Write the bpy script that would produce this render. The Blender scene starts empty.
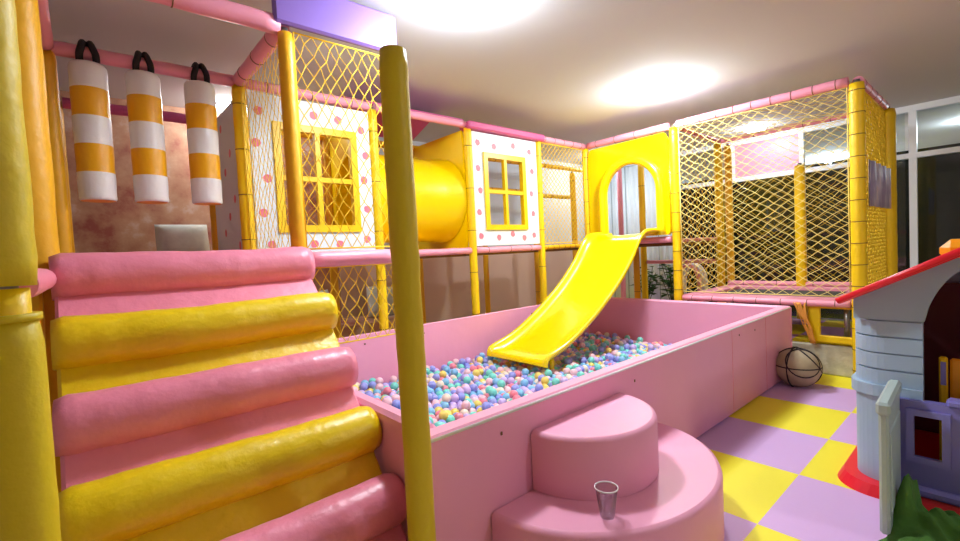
import bpy, math, random
from math import sin, cos, pi, radians, sqrt
from mathutils import Vector, Matrix
random.seed(7)
S = bpy.context.scene
COL = S.collection

# ------------------------------------------------------------------ materials
def srgb(r, g, b):
    f = lambda c: (c/255/12.92) if c/255 <= 0.04045 else ((c/255+0.055)/1.055)**2.4
    return (f(r), f(g), f(b), 1)

def mat(name, col, rough=.5, bump=0, bscale=30, var=0, vscale=4, spec=.5, coat=0, emis=None, estr=0, trans=0, metal=0, sss=0):
    m = bpy.data.materials.new(name); m.use_nodes = True
    nt = m.node_tree; b = nt.nodes['Principled BSDF']
    b.inputs['Base Color'].default_value = col
    b.inputs['Roughness'].default_value = rough
    b.inputs['Specular IOR Level'].default_value = spec
    b.inputs['Metallic'].default_value = metal
    b.inputs['Coat Weight'].default_value = coat
    b.inputs['Transmission Weight'].default_value = trans
    tc = nt.nodes.new('ShaderNodeTexCoord')
    if var:
        n = nt.nodes.new('ShaderNodeTexNoise'); n.inputs['Scale'].default_value = vscale; n.inputs['Detail'].default_value = 6
        nt.links.new(tc.outputs['Object'], n.inputs['Vector'])
        mx = nt.nodes.new('ShaderNodeMix'); mx.data_type = 'RGBA'
        mx.inputs[6].default_value = tuple(c*(1-var) for c in col[:3])+(1,)
        mx.inputs[7].default_value = tuple(min(1, c*(1+var)) for c in col[:3])+(1,)
        nt.links.new(n.outputs['Fac'], mx.inputs[0]); nt.links.new(mx.outputs[2], b.inputs['Base Color'])
    if bump:
        n2 = nt.nodes.new('ShaderNodeTexNoise'); n2.inputs['Scale'].default_value = bscale; n2.inputs['Detail'].default_value = 4
        nt.links.new(tc.outputs['Object'], n2.inputs['Vector'])
        bp = nt.nodes.new('ShaderNodeBump'); bp.inputs['Strength'].default_value = bump; bp.inputs['Distance'].default_value = .02
        nt.links.new(n2.outputs['Fac'], bp.inputs['Height']); nt.links.new(bp.outputs['Normal'], b.inputs['Normal'])
    if emis:
        b.inputs['Emission Color'].default_value = emis; b.inputs['Emission Strength'].default_value = estr
    return m

M = dict(
 pink=mat('pink_vinyl', srgb(240,155,178), .42, .25, 9, .05, 3),
 pinkwall=mat('pink_vinyl_wall', srgb(242,166,196), .45, .2, 6, .05, 2),
 pinkroll=mat('pink_vinyl_roll', srgb(240,140,166), .36, .45, 11, .06, 4),
 yelroll=mat('yellow_vinyl_roll', srgb(238,205,10), .36, .45, 11, .06, 4),
 yellow=mat('yellow_foam', srgb(246,205,8), .42, .3, 14, .06, 6),
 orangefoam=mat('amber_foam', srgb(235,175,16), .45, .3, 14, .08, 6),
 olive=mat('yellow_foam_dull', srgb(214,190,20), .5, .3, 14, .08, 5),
 slide=mat('yellow_plastic', srgb(255,222,0), .22, 0, 1, 0, 1, .5, .3),
 tunnel=mat('yellow_tunnel_plastic', srgb(252,214,0), .3, .05, 10),
 whitepanel=mat('white_panel', srgb(226,236,240), .5, .03, 20),
 dot=mat('pink_dot_print', srgb(238,125,140), .5, 0, 1, .15, 30),
 winyel=mat('window_frame_yellow', srgb(245,205,5), .4),
 net=mat('cream_yellow_cord', srgb(250,232,140), .7),
 netyel=mat('yellow_cord', srgb(246,206,40), .7),
 netorange=mat('orange_cord', srgb(225,150,60), .7),
 black=mat('black_strap', srgb(30,20,28), .7),
 tie=mat('brown_tie', srgb(120,80,30), .6),
 whitevinyl=mat('white_vinyl', srgb(238,236,236), .4, .35, 12, .03, 5),
 stripeyel=mat('amber_stripe', srgb(245,178,15), .4, .35, 12, .05, 5),
 purple=mat('purple_board', srgb(128,98,180), .5, .1, 8, .05, 3),
 darkpink=mat('rose_board', srgb(205,85,140), .5, .1, 8, .08, 3),
 ceiling=mat('ceiling_paint', srgb(200,200,204), .9, .05, 3, .02, .7),
 wallpaint=mat('wall_paint', srgb(205,190,182), .9, .05, 5, .03, 2),
 wallpale=mat('wall_paint_pale', srgb(212,218,224), .9, .05, 5, .03, 2),
 mural=None,
 whiteframe=mat('white_aluminium', srgb(235,240,245), .35),
 glass=None, wallshade=mat('brown_beige_shaded_wall', srgb(212,180,160), .8, .05, 5, .05, 2),
 curtain=mat('pale_blue_curtain', srgb(228,238,244), .8),
 curtainstripe=mat('grey_stripe_curtain', srgb(165,178,185), .8),
 darkgreen=mat('dark_green_screen', srgb(36,42,33), .8, .1, 8, .35, 3),
 plinth=mat('grey_stone', srgb(205,200,180), .9, .6, 18, .3, 14),
 bag=mat('beige_canvas', srgb(178,162,132), .8, .4, 10, .25, 9),
 houseblue=mat('grey_blue_plastic', srgb(164,192,218), .42, .05, 20, .03, 4),
 housegreen=mat('grey_green_plastic', srgb(165,184,182), .42, .05, 20, .03, 4),
 red=mat('red_plastic', srgb(238,30,50), .35, .05, 20),
 lav=mat('lavender_plastic', srgb(140,135,215), .35, .05, 20),
 maroon=mat('maroon_plastic', srgb(120,62,70), .6),
 orange=mat('orange_plastic', srgb(250,165,10), .4),
 greencloth=mat('green_cloth', srgb(66,112,36), .85, .5, 20, .35, 8),
 leaf=mat('leaf', srgb(45,105,45), .5, 0, 1, .4, 20),
 stem=mat('stem', srgb(70,80,40), .6),
 pot=mat('dark_pot', srgb(60,62,64), .5),
 mesh_bed=mat('trampoline_mesh', srgb(60,62,54), .7, .1, 60, .3, 12),
 cushion=mat('pale_print_cushion', srgb(205,210,200), .8, .2, 10, .2, 18),
 lamp=mat('lamp_diffuser', srgb(255,255,255), .5, emis=(.92,.97,1,1), estr=60),
 metal=mat('grey_metal', srgb(150,150,150), .35, metal=.8),
)
# window glass: thin clear pane with a little mirror reflection
g = bpy.data.materials.new('window_glass'); g.use_nodes = True
nt = g.node_tree; nt.nodes.remove(nt.nodes['Principled BSDF'])
tr = nt.nodes.new('ShaderNodeBsdfTransparent'); gl = nt.nodes.new('ShaderNodeBsdfGlossy'); gl.inputs['Roughness'].default_value = .03
fr = nt.nodes.new('ShaderNodeFresnel'); mx = nt.nodes.new('ShaderNodeMixShader'); tr.inputs[0].default_value = (.9,.95,.95,1)
nt.links.new(fr.outputs[0], mx.inputs[0]); nt.links.new(tr.outputs[0], mx.inputs[1]); nt.links.new(gl.outputs[0], mx.inputs[2])
nt.links.new(mx.outputs[0], nt.nodes['Material Output'].inputs[0]); M['glass'] = g
# clear plastic cup
cp = bpy.data.materials.new('clear_plastic'); cp.use_nodes = True
nt = cp.node_tree; nt.nodes.remove(nt.nodes['Principled BSDF'])
tr = nt.nodes.new('ShaderNodeBsdfTransparent'); gl = nt.nodes.new('ShaderNodeBsdfGlossy'); gl.inputs['Roughness'].default_value = .1
tr.inputs[0].default_value = (.93,.93,.95,1)
fr = nt.nodes.new('ShaderNodeLayerWeight'); fr.inputs[0].default_value = .22; mx = nt.nodes.new('ShaderNodeMixShader')
nt.links.new(fr.outputs['Facing'], mx.inputs[0]); nt.links.new(tr.outputs[0], mx.inputs[1]); nt.links.new(gl.outputs[0], mx.inputs[2])
nt.links.new(mx.outputs[0], nt.nodes['Material Output'].inputs[0]); M['clear'] = cp
# mural wall: brown and rose blotches
def mural():
    m = bpy.data.materials.new('painted_mural_wall'); m.use_nodes = True; nt = m.node_tree; b = nt.nodes['Principled BSDF']
    b.inputs['Roughness'].default_value = .85
    tc = nt.nodes.new('ShaderNodeTexCoord'); n = nt.nodes.new('ShaderNodeTexNoise'); n.inputs['Scale'].default_value = 2.6; n.inputs['Detail'].default_value = 9; n.inputs['Roughness'].default_value = .62
    r = nt.nodes.new('ShaderNodeValToRGB'); e = r.color_ramp.elements
    e[0].position = .36; e[0].color = srgb(160,92,82); e[1].position = .66; e[1].color = srgb(215,195,185)
    k = e.new(.46); k.color = srgb(185,138,112); k = e.new(.56); k.color = srgb(198,158,130)
    nt.links.new(tc.outputs['Object'], n.inputs['Vector']); nt.links.new(n.outputs['Fac'], r.inputs[0]); nt.links.new(r.outputs[0], b.inputs['Base Color'])
    return m
M['mural'] = mural()
# checkerboard floor of 0.68 m mats
def tiles():
    m = bpy.data.materials.new('checker_foam_mats'); m.use_nodes = True; nt = m.node_tree; b = nt.nodes['Principled BSDF']
    b.inputs['Roughness'].default_value = .55
    tc = nt.nodes.new('ShaderNodeTexCoord'); mp = nt.nodes.new('ShaderNodeMapping'); mp.vector_type = 'POINT'
    T = .684
    mp.inputs['Location'].default_value = (-3.1/T+20, -.81/T+20, .5); mp.inputs['Scale'].default_value = (1/T, 1/T, 0)
    ch = nt.nodes.new('ShaderNodeTexChecker'); ch.inputs['Scale'].default_value = 1
    ch.inputs['Color2'].default_value = srgb(212,172,222); ch.inputs['Color1'].default_value = srgb(245,232,40)
    nt.links.new(tc.outputs['Object'], mp.inputs[0]); nt.links.new(mp.outputs[0], ch.inputs[0]); nt.links.new(ch.outputs[0], b.inputs['Base Color'])
    n2 = nt.nodes.new('ShaderNodeTexNoise'); n2.inputs['Scale'].default_value = 60
    nt.links.new(tc.outputs['Object'], n2.inputs['Vector'])
    bp = nt.nodes.new('ShaderNodeBump'); bp.inputs['Strength'].default_value = .15; bp.inputs['Distance'].default_value = .01
    nt.links.new(n2.outputs['Fac'], bp.inputs['Height']); nt.links.new(bp.outputs['Normal'], b.inputs['Normal'])
    return m
M['tiles'] = tiles()
def banner_mat():
    m = bpy.data.materials.new('blurred_print'); m.use_nodes = True; nt = m.node_tree; b = nt.nodes['Principled BSDF']
    b.inputs['Roughness'].default_value = .6
    tc = nt.nodes.new('ShaderNodeTexCoord'); mp = nt.nodes.new('ShaderNodeMapping'); mp.inputs['Scale'].default_value = (9, 9, 2.5)
    n = nt.nodes.new('ShaderNodeTexNoise'); n.inputs['Scale'].default_value = 1; n.inputs['Detail'].default_value = 3
    r = nt.nodes.new('ShaderNodeValToRGB'); e = r.color_ramp.elements
    e[0].position = .38; e[0].color = srgb(165,150,190); e[1].position = .62; e[1].color = srgb(245,130,150)
    k = e.new(.47); k.color = srgb(200,190,215); k = e.new(.55); k.color = srgb(228,205,212)
    nt.links.new(tc.outputs['Object'], mp.inputs[0]); nt.links.new(mp.outputs[0], n.inputs['Vector']); nt.links.new(n.outputs['Fac'], r.inputs[0]); nt.links.new(r.outputs[0], b.inputs['Base Color'])
    return m
M['banner'] = banner_mat()

# ------------------------------------------------------------------ mesh builder
class MB:
    def __init__(s): s.v = []; s.f = []; s.mi = []; s.sm = []
    def add(s, vs, fs, mi=0, smooth=False):
        n = len(s.v); s.v += [tuple(p) for p in vs]; s.f += [tuple(i+n for i in f) for f in fs]
        s.mi += [mi]*len(fs); s.sm += [smooth]*len(fs)
        return s
    def box(s, x0, x1, y0, y1, z0, z1, mi=0, bev=0, mtx=None):
        if bev:
            b = min(bev, (x1-x0)*.45, (y1-y0)*.45, (z1-z0)*.45)
            c = Vector(((x0+x1)/2, (y0+y1)/2, (z0+z1)/2)); h = Vector(((x1-x0)/2, (y1-y0)/2, (z1-z0)/2))
            vs = []; idx = {}
            for sx in (-1, 1):
                for sy in (-1, 1):
                    for sz in (-1, 1):
                        for a in range(3):
                            p = [sx*(h.x-b), sy*(h.y-b), sz*(h.z-b)]; p[a] += (sx, sy, sz)[a]*b
                            idx[(sx, sy, sz, a)] = len(vs); vs.append(c+Vector(p))
            fs = []
            for a in range(3):
                o = [k for k in range(3) if k != a]
                for sg in (-1, 1):
                    q = []
                    for u, w in ((-1, -1), (1, -1), (1, 1), (-1, 1)):
                        t = [0, 0, 0]; t[a] = sg; t[o[0]] = u; t[o[1]] = w; q.append(idx[(t[0], t[1], t[2], a)])
                    fs.append(q)
            for a in range(3):
                o = [k for k in range(3) if k != a]
                for u in (-1, 1):
                    for w in (-1, 1):
                        t1 = [0]*3; t2 = [0]*3; t1[a] = -1; t2[a] = 1; t1[o[0]] = t2[o[0]] = u; t1[o[1]] = t2[o[1]] = w
                        fs.append([idx[(*t1, o[0])], idx[(*t2, o[0])], idx[(*t2, o[1])], idx[(*t1, o[1])]])
            for sx in (-1, 1):
                for sy in (-1, 1):
                    for sz in (-1, 1): fs.append([idx[(sx, sy, sz, a)] for a in range(3)])
        else:
            vs = [Vector((x, y, z)) for x in (x0, x1) for y in (y0, y1) for z in (z0, z1)]
            fs = [(0,1,3,2), (4,6,7,5), (0,4,5,1), (2,3,7,6), (0,2,6,4), (1,5,7,3)]
        if mtx: vs = [mtx @ v for v in vs]
        return s.add(vs, fs, mi)
    def tube(s, pts, r, n=12, mi=0, cap=True, smooth=True, rr=None):
        pts = [Vector(p) for p in pts]; rs = rr or [r]*len(pts)
        base = []; vs = []
        up = None
        for i, p in enumerate(pts):
            d = (pts[min(i+1, len(pts)-1)]-pts[max(i-1, 0)]).normalized()
            if up is None:
                up = Vector((0,0,1)) if abs(d.z) < .9 else Vector((1,0,0))
            a = d.cross(up).normalized(); b = a.cross(d).normalized(); up = b
            for k in range(n):
                t = 2*pi*k/n; vs.append(p+(a*cos(t)+b*sin(t))*rs[i])
        fs = []
        for i in range(len(pts)-1):
            for k in range(n):
                fs.append((i*n+k, i*n+(k+1) % n, (i+1)*n+(k+1) % n, (i+1)*n+k))
        s.add(vs, fs, mi, smooth)
        if cap:
            q = len(s.v)-len(vs)
            s.f += [tuple(q+k for k in range(n))[::-1], tuple(q+(len(pts)-1)*n+k for k in range(n))]; s.mi += [mi]*2; s.sm += [False]*2
        return s
    def lathe(s, prof, c, n=24, mi=0, axis='z', sx=1, sy=1, a0=0, a1=2*pi):
        vs = []; full = abs(a1-a0-2*pi) < 1e-6; m = n if full else n+1
        for r, z in prof:
            for k in range(m):
                t = a0+(a1-a0)*k/n; vs.append((c[0]+r*cos(t)*sx, c[1]+r*sin(t)*sy, c[2]+z))
        fs = []
        for i in range(len(prof)-1):
            for k in range(n):
                k2 = (k+1) % m
                fs.append((i*m+k, i*m+k2, (i+1)*m+k2, (i+1)*m+k))
        return s.add(vs, fs, mi, True)
    def ring_plate(s, outer, inner, d, mi=0):
        """outer/inner: same-count 3D loops; d: thickness vector"""
        n = len(outer); d = Vector(d)
        vs = [Vector(p) for p in outer]+[Vector(p) for p in inner]+[Vector(p)+d for p in outer]+[Vector(p)+d for p in inner]
        fs = []
        for k in range(n):
            j = (k+1) % n
            fs += [(k, j, n+j, n+k), (2*n+k, 3*n+k, 3*n+j, 2*n+j), (k, 2*n+k, 2*n+j, j), (n+k, n+j, 3*n+j, 3*n+k)]
        return s.add(vs, fs, mi)
    def prism(s, poly, d, mi=0, smooth=False):
        n = len(poly); d = Vector(d); vs = [Vector(p) for p in poly]+[Vector(p)+d for p in poly]
        fs = [tuple(range(n))[::-1], tuple(range(n, 2*n))]
        s.add(vs, fs, mi)
        q = len(s.v)-2*n
        for k in range(n):
            j = (k+1) % n; s.f.append((q+k, q+j, q+n+j, q+n+k)); s.mi.append(mi); s.sm.append(smooth)
        return s
    def build(s, name, mats, parent=None, bevel=0, loc=None):
        me = bpy.data.meshes.new(name)
        vs = s.v
        off = Vector(loc) if loc is not None else Vector((0,0,0))
        if parent is not None: off = off+parent.location if loc is None else off
        if off.length: vs = [(p[0]-off.x, p[1]-off.y, p[2]-off.z) for p in vs]
        me.from_pydata(vs, [], s.f)
        for m in (mats if isinstance(mats, (list, tuple)) else [mats]): me.materials.append(m)
        me.polygons.foreach_set('material_index', s.mi); me.polygons.foreach_set('use_smooth', s.sm)
        import bmesh
        bm = bmesh.new(); bm.from_mesh(me); bmesh.ops.recalc_face_normals(bm, faces=bm.faces); bm.to_mesh(me); bm.free()
        o = bpy.data.objects.new(name, me); COL.objects.link(o)
        if parent is not None: o.parent = parent
        elif loc is not None: o.location = loc
        if bevel:
            b = o.modifiers.new('b', 'BEVEL'); b.width = bevel; b.segments = 3; b.limit_method = 'ANGLE'; b.angle_limit = radians(50)
        return o

def tag(o, label, cat, group=None, kind=None):
    o['label'] = label; o['category'] = cat
    if group: o['group'] = group
    if kind: o['kind'] = kind
    return o
def struct(o): o['kind'] = 'structure'; return o
def empty(name, loc, label, cat, group=None):
    o = bpy.data.objects.new(name, None); o.location = loc; o.empty_display_size = .1; COL.objects.link(o)
    return tag(o, label, cat, group)

# ------------------------------------------------------------------ room
CZ = 3.1; XW = 8.6
struct(MB().box(-2.2, 14, -3, 6.0, -.1, 0).build('floor', M['tiles']))
struct(MB().box(-2.2, 14, -3, 6.0, CZ, CZ+.1).build('ceiling', M['ceiling']))
struct(MB().box(-2.2, 2.55, 5.8, 5.9, 0, CZ).build('wall_back', M['mural']))
struct(MB().box(2.55, 14, 5.8, 5.9, 1.45, CZ).build('wall_back', M['wallpale']))
struct(MB().box(2.55, 14, 5.79, 5.9, 0, 1.45).build('wall_back', M['wallshade']))  # lower back wall: shade below the decks put into its brown beige colour
struct(MB().box(-2.3, -2.2, -3, 6, 0, CZ).build('wall_left', M['wallpaint']))
struct(MB().box(-2.3, 14, -3.1, -3, 0, CZ).build('wall_front', M['wallpaint']))
struct(MB().box(14, 14.1, -3.1, 6, 0, CZ).build('wall_right', M['darkgreen']))
struct(MB().box(9.4, 9.45, -3, 6, 0, 2.6).build('wall_screen', M['darkgreen']))
# window wall
wf = empty('window_1', (XW, 1.5, 0), 'x', 'x'); del wf['label']; del wf['category']; struct(wf)
m = MB()
ZM = 2.42; ZT = 3.06
m.box(XW-.034, XW+.054, -3, 5.8, ZT-.05, ZT+.035); m.box(XW-.034, XW+.054, -3, 5.8, ZM-.035, ZM+.035); m.box(XW-.034, XW+.054, -3, 5.8, .001, .06)
for y in (-2.6, -1.4, -.25, .85): m.box(XW-.03, XW+.05, y-.04, y+.04, .002, ZT)
for y in (2.12, 3.12, 4.15): m.box(XW-.03, XW+.05, y-.03, y+.03, ZM, ZT)
for y in (2.12, 4.15): m.box(XW-.02, XW+.05, y-.03, y+.03, 0, ZM)
m.build('window_frame', M['whiteframe'], wf)
ys = (-3, -2.6, -1.4, -.25, .9, 2.12, 3.12, 4.15, 5.8)
for i in range(8):
    a, b = ys[i]+.03, ys[i+1]-.03
    if i == 5:
        o = MB().box(XW, XW+.012, a, b, ZM+.03, ZT-.04).build('window_panel', M['pink'], wf); o['label'] = 'pink painted upper pane'
    else: MB().box(XW, XW+.012, a, b, ZM+.03, ZT-.04).build('window_pane', M['glass'], wf)
    MB().box(XW, XW+.012, a, b, .05, ZM-.03).build('window_pane', M['glass'], wf)
# curtain in the corner
m = MB(); N = 70; pts = []
for i in range(N+1):
    y = 4.0+1.7*i/N; pts.append((XW-.13+.014*sin(i*1.3), y))
for i in range(N):
    (xa, ya), (xb, yb) = pts[i], pts[i+1]
    m.add([(xa, ya, .05), (xb, yb, .05), (xb, yb, 2.98), (xa, ya, 2.98), (xa+.01, ya, .05), (xb+.01, yb, .05), (xb+.01, yb, 2.98), (xa+.01, ya, 2.98)],
          [(0,1,2,3), (5,4,7,6), (3,2,6,7), (0,4,5,1)], 1 if i % 14 == 4 else 0, True)
tag(m.build('curtain', [M['curtain'], M['curtainstripe']]), 'pale blue striped curtain seen through the slide arch', 'curtain')

# ------------------------------------------------------------------ lights
def lamp(name, x, y, power, r=.16, label='', grp='round ceiling lights'):
    root = empty(name, (x, y, CZ), label, 'ceiling light', grp)
    MB().lathe([(.001, -.001), (r+.006, -.001), (r+.006, -.012), (r, -.014)], (x, y, CZ), 28).build('rim', M['whiteframe'], root)
    MB().lathe([(r, -.01), (r, -.035), (r*.85, -.07), (r*.5, -.09), (0.0005, -.1)], (x, y, CZ), 28).build('diffuser', M['lamp'], root)
    l = bpy.data.lights.new('ceiling_bulb', 'POINT'); l.energy = power*.55; l.shadow_soft_size = .05; l.color = (.84, .93, 1)
    lo = bpy.data.objects.new('ceiling_bulb', l); lo.location = (x, y, CZ-.17); COL.objects.link(lo)
    a = bpy.data.lights.new('downlight', 'AREA'); a.shape = 'DISK'; a.size = r*1.2; a.energy = power*.15; a.color = (.84, .93, 1)
    ao = bpy.data.objects.new('downlight', a); ao.location = (x, y, CZ-.105); COL.objects.link(ao)
    return root
lamp('ceiling_light', 1.98, 2.3, 72, .2, 'glaring ceiling light nearest the camera, above the greenish post')
lamp('ceiling_light', 4.85, 2.53, 82, .2, 'bright ceiling light above the slide, middle of the ceiling')
lamp('ceiling_light', 7.87, 2.53, 9, .14, 'small ceiling light above the trampoline cage')
lamp('ceiling_light', 12.6, 2.6, 220, .14, 'farthest ceiling light seen through the upper window pane')
lamp('ceiling_light', 3.0, -1.9, 16, .16, 'added fill light on the near side of the room behind the camera')  # added lamp out of view, lifts the house front and other near faces
lamp('ceiling_light', 1.3, 5.45, 5, .14, 'added fill light over the gap between the platforms and back wall')  # made-up lamp, brightens the dark back wall behind the platforms
lamp('ceiling_light', 7.3, 4.9, 8, .14, 'added fill light in the far corner over the plants')  # added to brighten the curtain and the open net bay
lamp('ceiling_light', 10.6, .3, 45, .14, 'added fill light beyond the window wall')  # invented source, makes the ceiling behind the upper panes look pale

# ------------------------------------------------------------------ posts & beams
def post(x, y, z0, z1, label, r=.05, m_=None, sleeves=None, ties=6, bare=None, name='padded_post', grp=None):
    m_ = m_ or M['yellow']
    root = empty(name, (x, y, z0), label, 'post', grp)
    MB().tube([(x, y, z0), (x, y, z1)], r*.45, 10).build('steel_pole', M['metal'], root)
    for (a, b) in (sleeves or [(z0, z1-.03)]):
        n = max(3, int((b-a)/.06)); pts = []; rr = []
        for i in range(n+1):
            pts.append((x+random.uniform(-1, 1)*.0015, y+random.uniform(-1, 1)*.0015, a+(b-a)*i/n)); rr.append(r*random.uniform(.992, 1.008))
        rr[0] = r*.93; rr[-1] = r*.9
        MB().tube(pts, r, 20, rr=rr).build('foam_sleeve', m_, root)
    a, b = z0, z1
    for i in range(ties):
        z = a+(b-a)*(i+.5)/ties
        MB().tube([(x, y, z-.003), (x, y, z+.003)], r*1.05, 20).build('tie', M['tie'], root)
    return root
def beam(p, q, label, r=.045, m_=None, ties=4, name='padded_beam'):
    m_ = m_ or M['pink']; p = Vector(p); q = Vector(q)
    root = empty(name, tuple(p), label, 'beam')
    n = max(3, int((q-p).length/.08)); pts = [p.lerp(q, i/n)+Vector((0, 0, random.uniform(-1, 1)*.002)) for i in range(n+1)]
    MB().tube(pts, r, 16, rr=[r*random.uniform(.97, 1.02) for _ in pts]).build('foam_sleeve', m_, root)
    d = (q-p).normalized()
    for i in range(ties):
        c = p.lerp(q, (i+.5)/ties)
        MB().tube([c-d*.003, c+d*.003], r*1.05, 16).build('tie', M['tie'], root)
    return root
H = 2.82; D = 1.42
Y0, Y1, Y2, Y3 = 1.43, 2.85, 3.95, 5.05
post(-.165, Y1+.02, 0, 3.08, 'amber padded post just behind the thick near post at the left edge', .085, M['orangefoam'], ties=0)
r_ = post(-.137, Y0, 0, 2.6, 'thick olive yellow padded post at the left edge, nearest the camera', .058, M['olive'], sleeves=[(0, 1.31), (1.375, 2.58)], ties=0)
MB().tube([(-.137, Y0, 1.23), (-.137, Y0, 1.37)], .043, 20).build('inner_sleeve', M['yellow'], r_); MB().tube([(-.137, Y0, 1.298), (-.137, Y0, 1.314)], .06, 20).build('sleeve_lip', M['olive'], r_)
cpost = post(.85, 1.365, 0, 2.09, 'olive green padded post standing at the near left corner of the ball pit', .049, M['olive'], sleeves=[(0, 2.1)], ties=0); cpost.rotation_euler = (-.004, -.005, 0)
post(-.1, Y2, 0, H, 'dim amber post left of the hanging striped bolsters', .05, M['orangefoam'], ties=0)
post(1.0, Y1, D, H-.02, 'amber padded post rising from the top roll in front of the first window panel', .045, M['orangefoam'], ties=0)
post(1.0, Y2, 0, H, 'yellow padded post with dark ties left of the large dotted window panel', .05, M['yellow'], ties=8)
post(2.15, Y2, 0, H, 'yellow padded post between the large dotted window panel and the tunnel', .045, ties=6)
post(3.32, Y2, 0, H, 'yellow padded post between the tunnel and the small dotted window panel', .045, ties=6)
post(4.48, Y2, 0, H, 'yellow padded post right of the small dotted window panel', .045, ties=6)
post(5.5, Y2, 0, H, 'yellow padded post at the left side of the slide arch', .05, ties=9)
post(5.5, 2.66, 0, H, 'yellow padded post with rope wraps right of the slide arch', .05, ties=12)
post(5.5, .92, 0, H, 'thick amber post at the near corner of the trampoline cage', .06, M['yellow'], ties=14)
post(7.02, .92, 0, H, 'wide yellow post at the far right corner of the trampoline cage', .09, ties=0)
post(7.02, 2.75, 0, H, 'yellow post at the far left corner of the trampoline cage', .055, ties=6)
post(7.3, 2.72, 0, H, 'amber post directly beside the far left corner post of the trampoline cage', .05, M['orangefoam'], ties=4)
post(7.02, 1.76, 0, 2.34, 'short yellow post in the middle of the trampoline cage back side', .06, ties=0)
post(7.0, Y2, 0, H, 'yellow post seen through the slide arch', .05, ties=3)
post(7.4, 4.6, 0, H, 'pink post seen through the slide arch', .045, M['pink'], ties=0)
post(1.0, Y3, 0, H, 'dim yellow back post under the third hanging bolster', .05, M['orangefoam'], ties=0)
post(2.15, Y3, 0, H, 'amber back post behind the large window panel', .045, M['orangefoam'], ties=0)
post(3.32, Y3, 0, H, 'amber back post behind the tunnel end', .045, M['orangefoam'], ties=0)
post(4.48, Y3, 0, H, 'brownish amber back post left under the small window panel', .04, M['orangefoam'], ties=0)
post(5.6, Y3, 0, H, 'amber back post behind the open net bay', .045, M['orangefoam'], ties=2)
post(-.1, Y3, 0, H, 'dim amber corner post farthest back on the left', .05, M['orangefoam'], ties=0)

beam((-.1, Y2, H), (.97, Y2, H), 'pink padded beam the three striped bolsters hang from', .045, ties=0)
beam((1.03, Y2, H), (2.12, Y2, H), 'pink top beam above the large dotted window panel', .04, ties=3)
beam((2.18, Y2, H), (3.29, Y2, H), 'pink top beam above the yellow tunnel', .04, ties=0)
beam((4.51, Y2, H), (5.47, Y2, H), 'pink top beam above the open net bay left of the arch', .04, ties=5)
beam((-.1, Y1+.02, H), (.97, Y1+.02, H), 'pink top beam at the upper left, crossing above the bolsters', .055, ties=1)
beam((-.1, Y1+.05, H), (-.1, Y2-.05, H), 'short pink beam at the top left behind the yellow posts', .045, ties=0)
beam((1.0, Y1+.05, H), (1.0, Y2-.05, H), 'pink beam running back from the amber post to the window panel', .05, ties=3)
beam((5.5, Y2-.05, H), (5.5, 2.72, H), 'pink top beam over the yellow slide arch', .045, ties=4)
beam((5.5, 2.61, H), (5.5, .98, H), 'pink top beam on the near side of the trampoline cage', .045, ties=9)
beam((5.56, .92, H), (6.93, .92, H), 'pink top beam on the right side of the trampoline cage', .045, ties=5)
beam((7.02, 1.0, H), (7.02, 2.7, H), 'pink top beam on the far side of the trampoline cage', .035, ties=6)
beam((5.56, 2.66, H), (6.97, 2.72, H), 'pink top beam between trampoline cage and slide tower', .035, ties=4)
beam((-.05, Y3, 2.78), (.95, Y3, 2.78), 'dim rose beam behind the hanging bolsters', .045, M['darkpink'], ties=0)
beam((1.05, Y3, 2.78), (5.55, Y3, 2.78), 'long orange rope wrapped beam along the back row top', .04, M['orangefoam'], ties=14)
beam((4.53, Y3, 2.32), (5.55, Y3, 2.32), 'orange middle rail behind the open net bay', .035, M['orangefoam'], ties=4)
beam((1.05, Y1, D-.02), (1.64, Y1, D-.02), 'pink padded rail right of the top roll passing the greenish post', .05, ties=0)
beam((1.04, Y2, D), (2.11, Y2, D), 'pink rail under the large dotted window panel', .035, ties=0)
beam((2.19, Y2, D), (3.28, Y2, D), 'pink rail under the yellow tunnel', .035, ties=0)
beam((3.36, Y2, D), (4.44, Y2, D), 'pink rail under the small dotted window panel', .035, ties=3)
beam((4.52, Y2, D), (5.45, Y2, D), 'orange rope wrapped rail under the open net bay', .03, M['orangefoam'], ties=8)
beam((-.135, 1.62, 1.375), (-.135, Y1-.2, 1.375), 'pink bolster end between the two left yellow posts', .045, ties=0, m_=M['pinkroll'])
beam((5.5, Y2-.06, 1.44), (5.5, 2.72, 1.44), 'pink rail at the foot of the slide arch', .04, ties=0)
beam((7.0, Y2-.06, 1.1), (7.0, 2.82, 1.1), 'pale pink low rail under the slide tower', .03, ties=0)
beam((5.5, 2.6, .725), (5.5, .99, .725), 'near pink rail of the trampoline cage', .032, ties=7)
post(6.2, 3.62, 0, 1.4, 'amber leg under the slide tower just behind the slide', .045, M['orangefoam'], ties=1)
post(6.2, 2.98, 0, 1.4, 'yellow leg under the slide tower near the arch corner', .05, ties=1)

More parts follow.
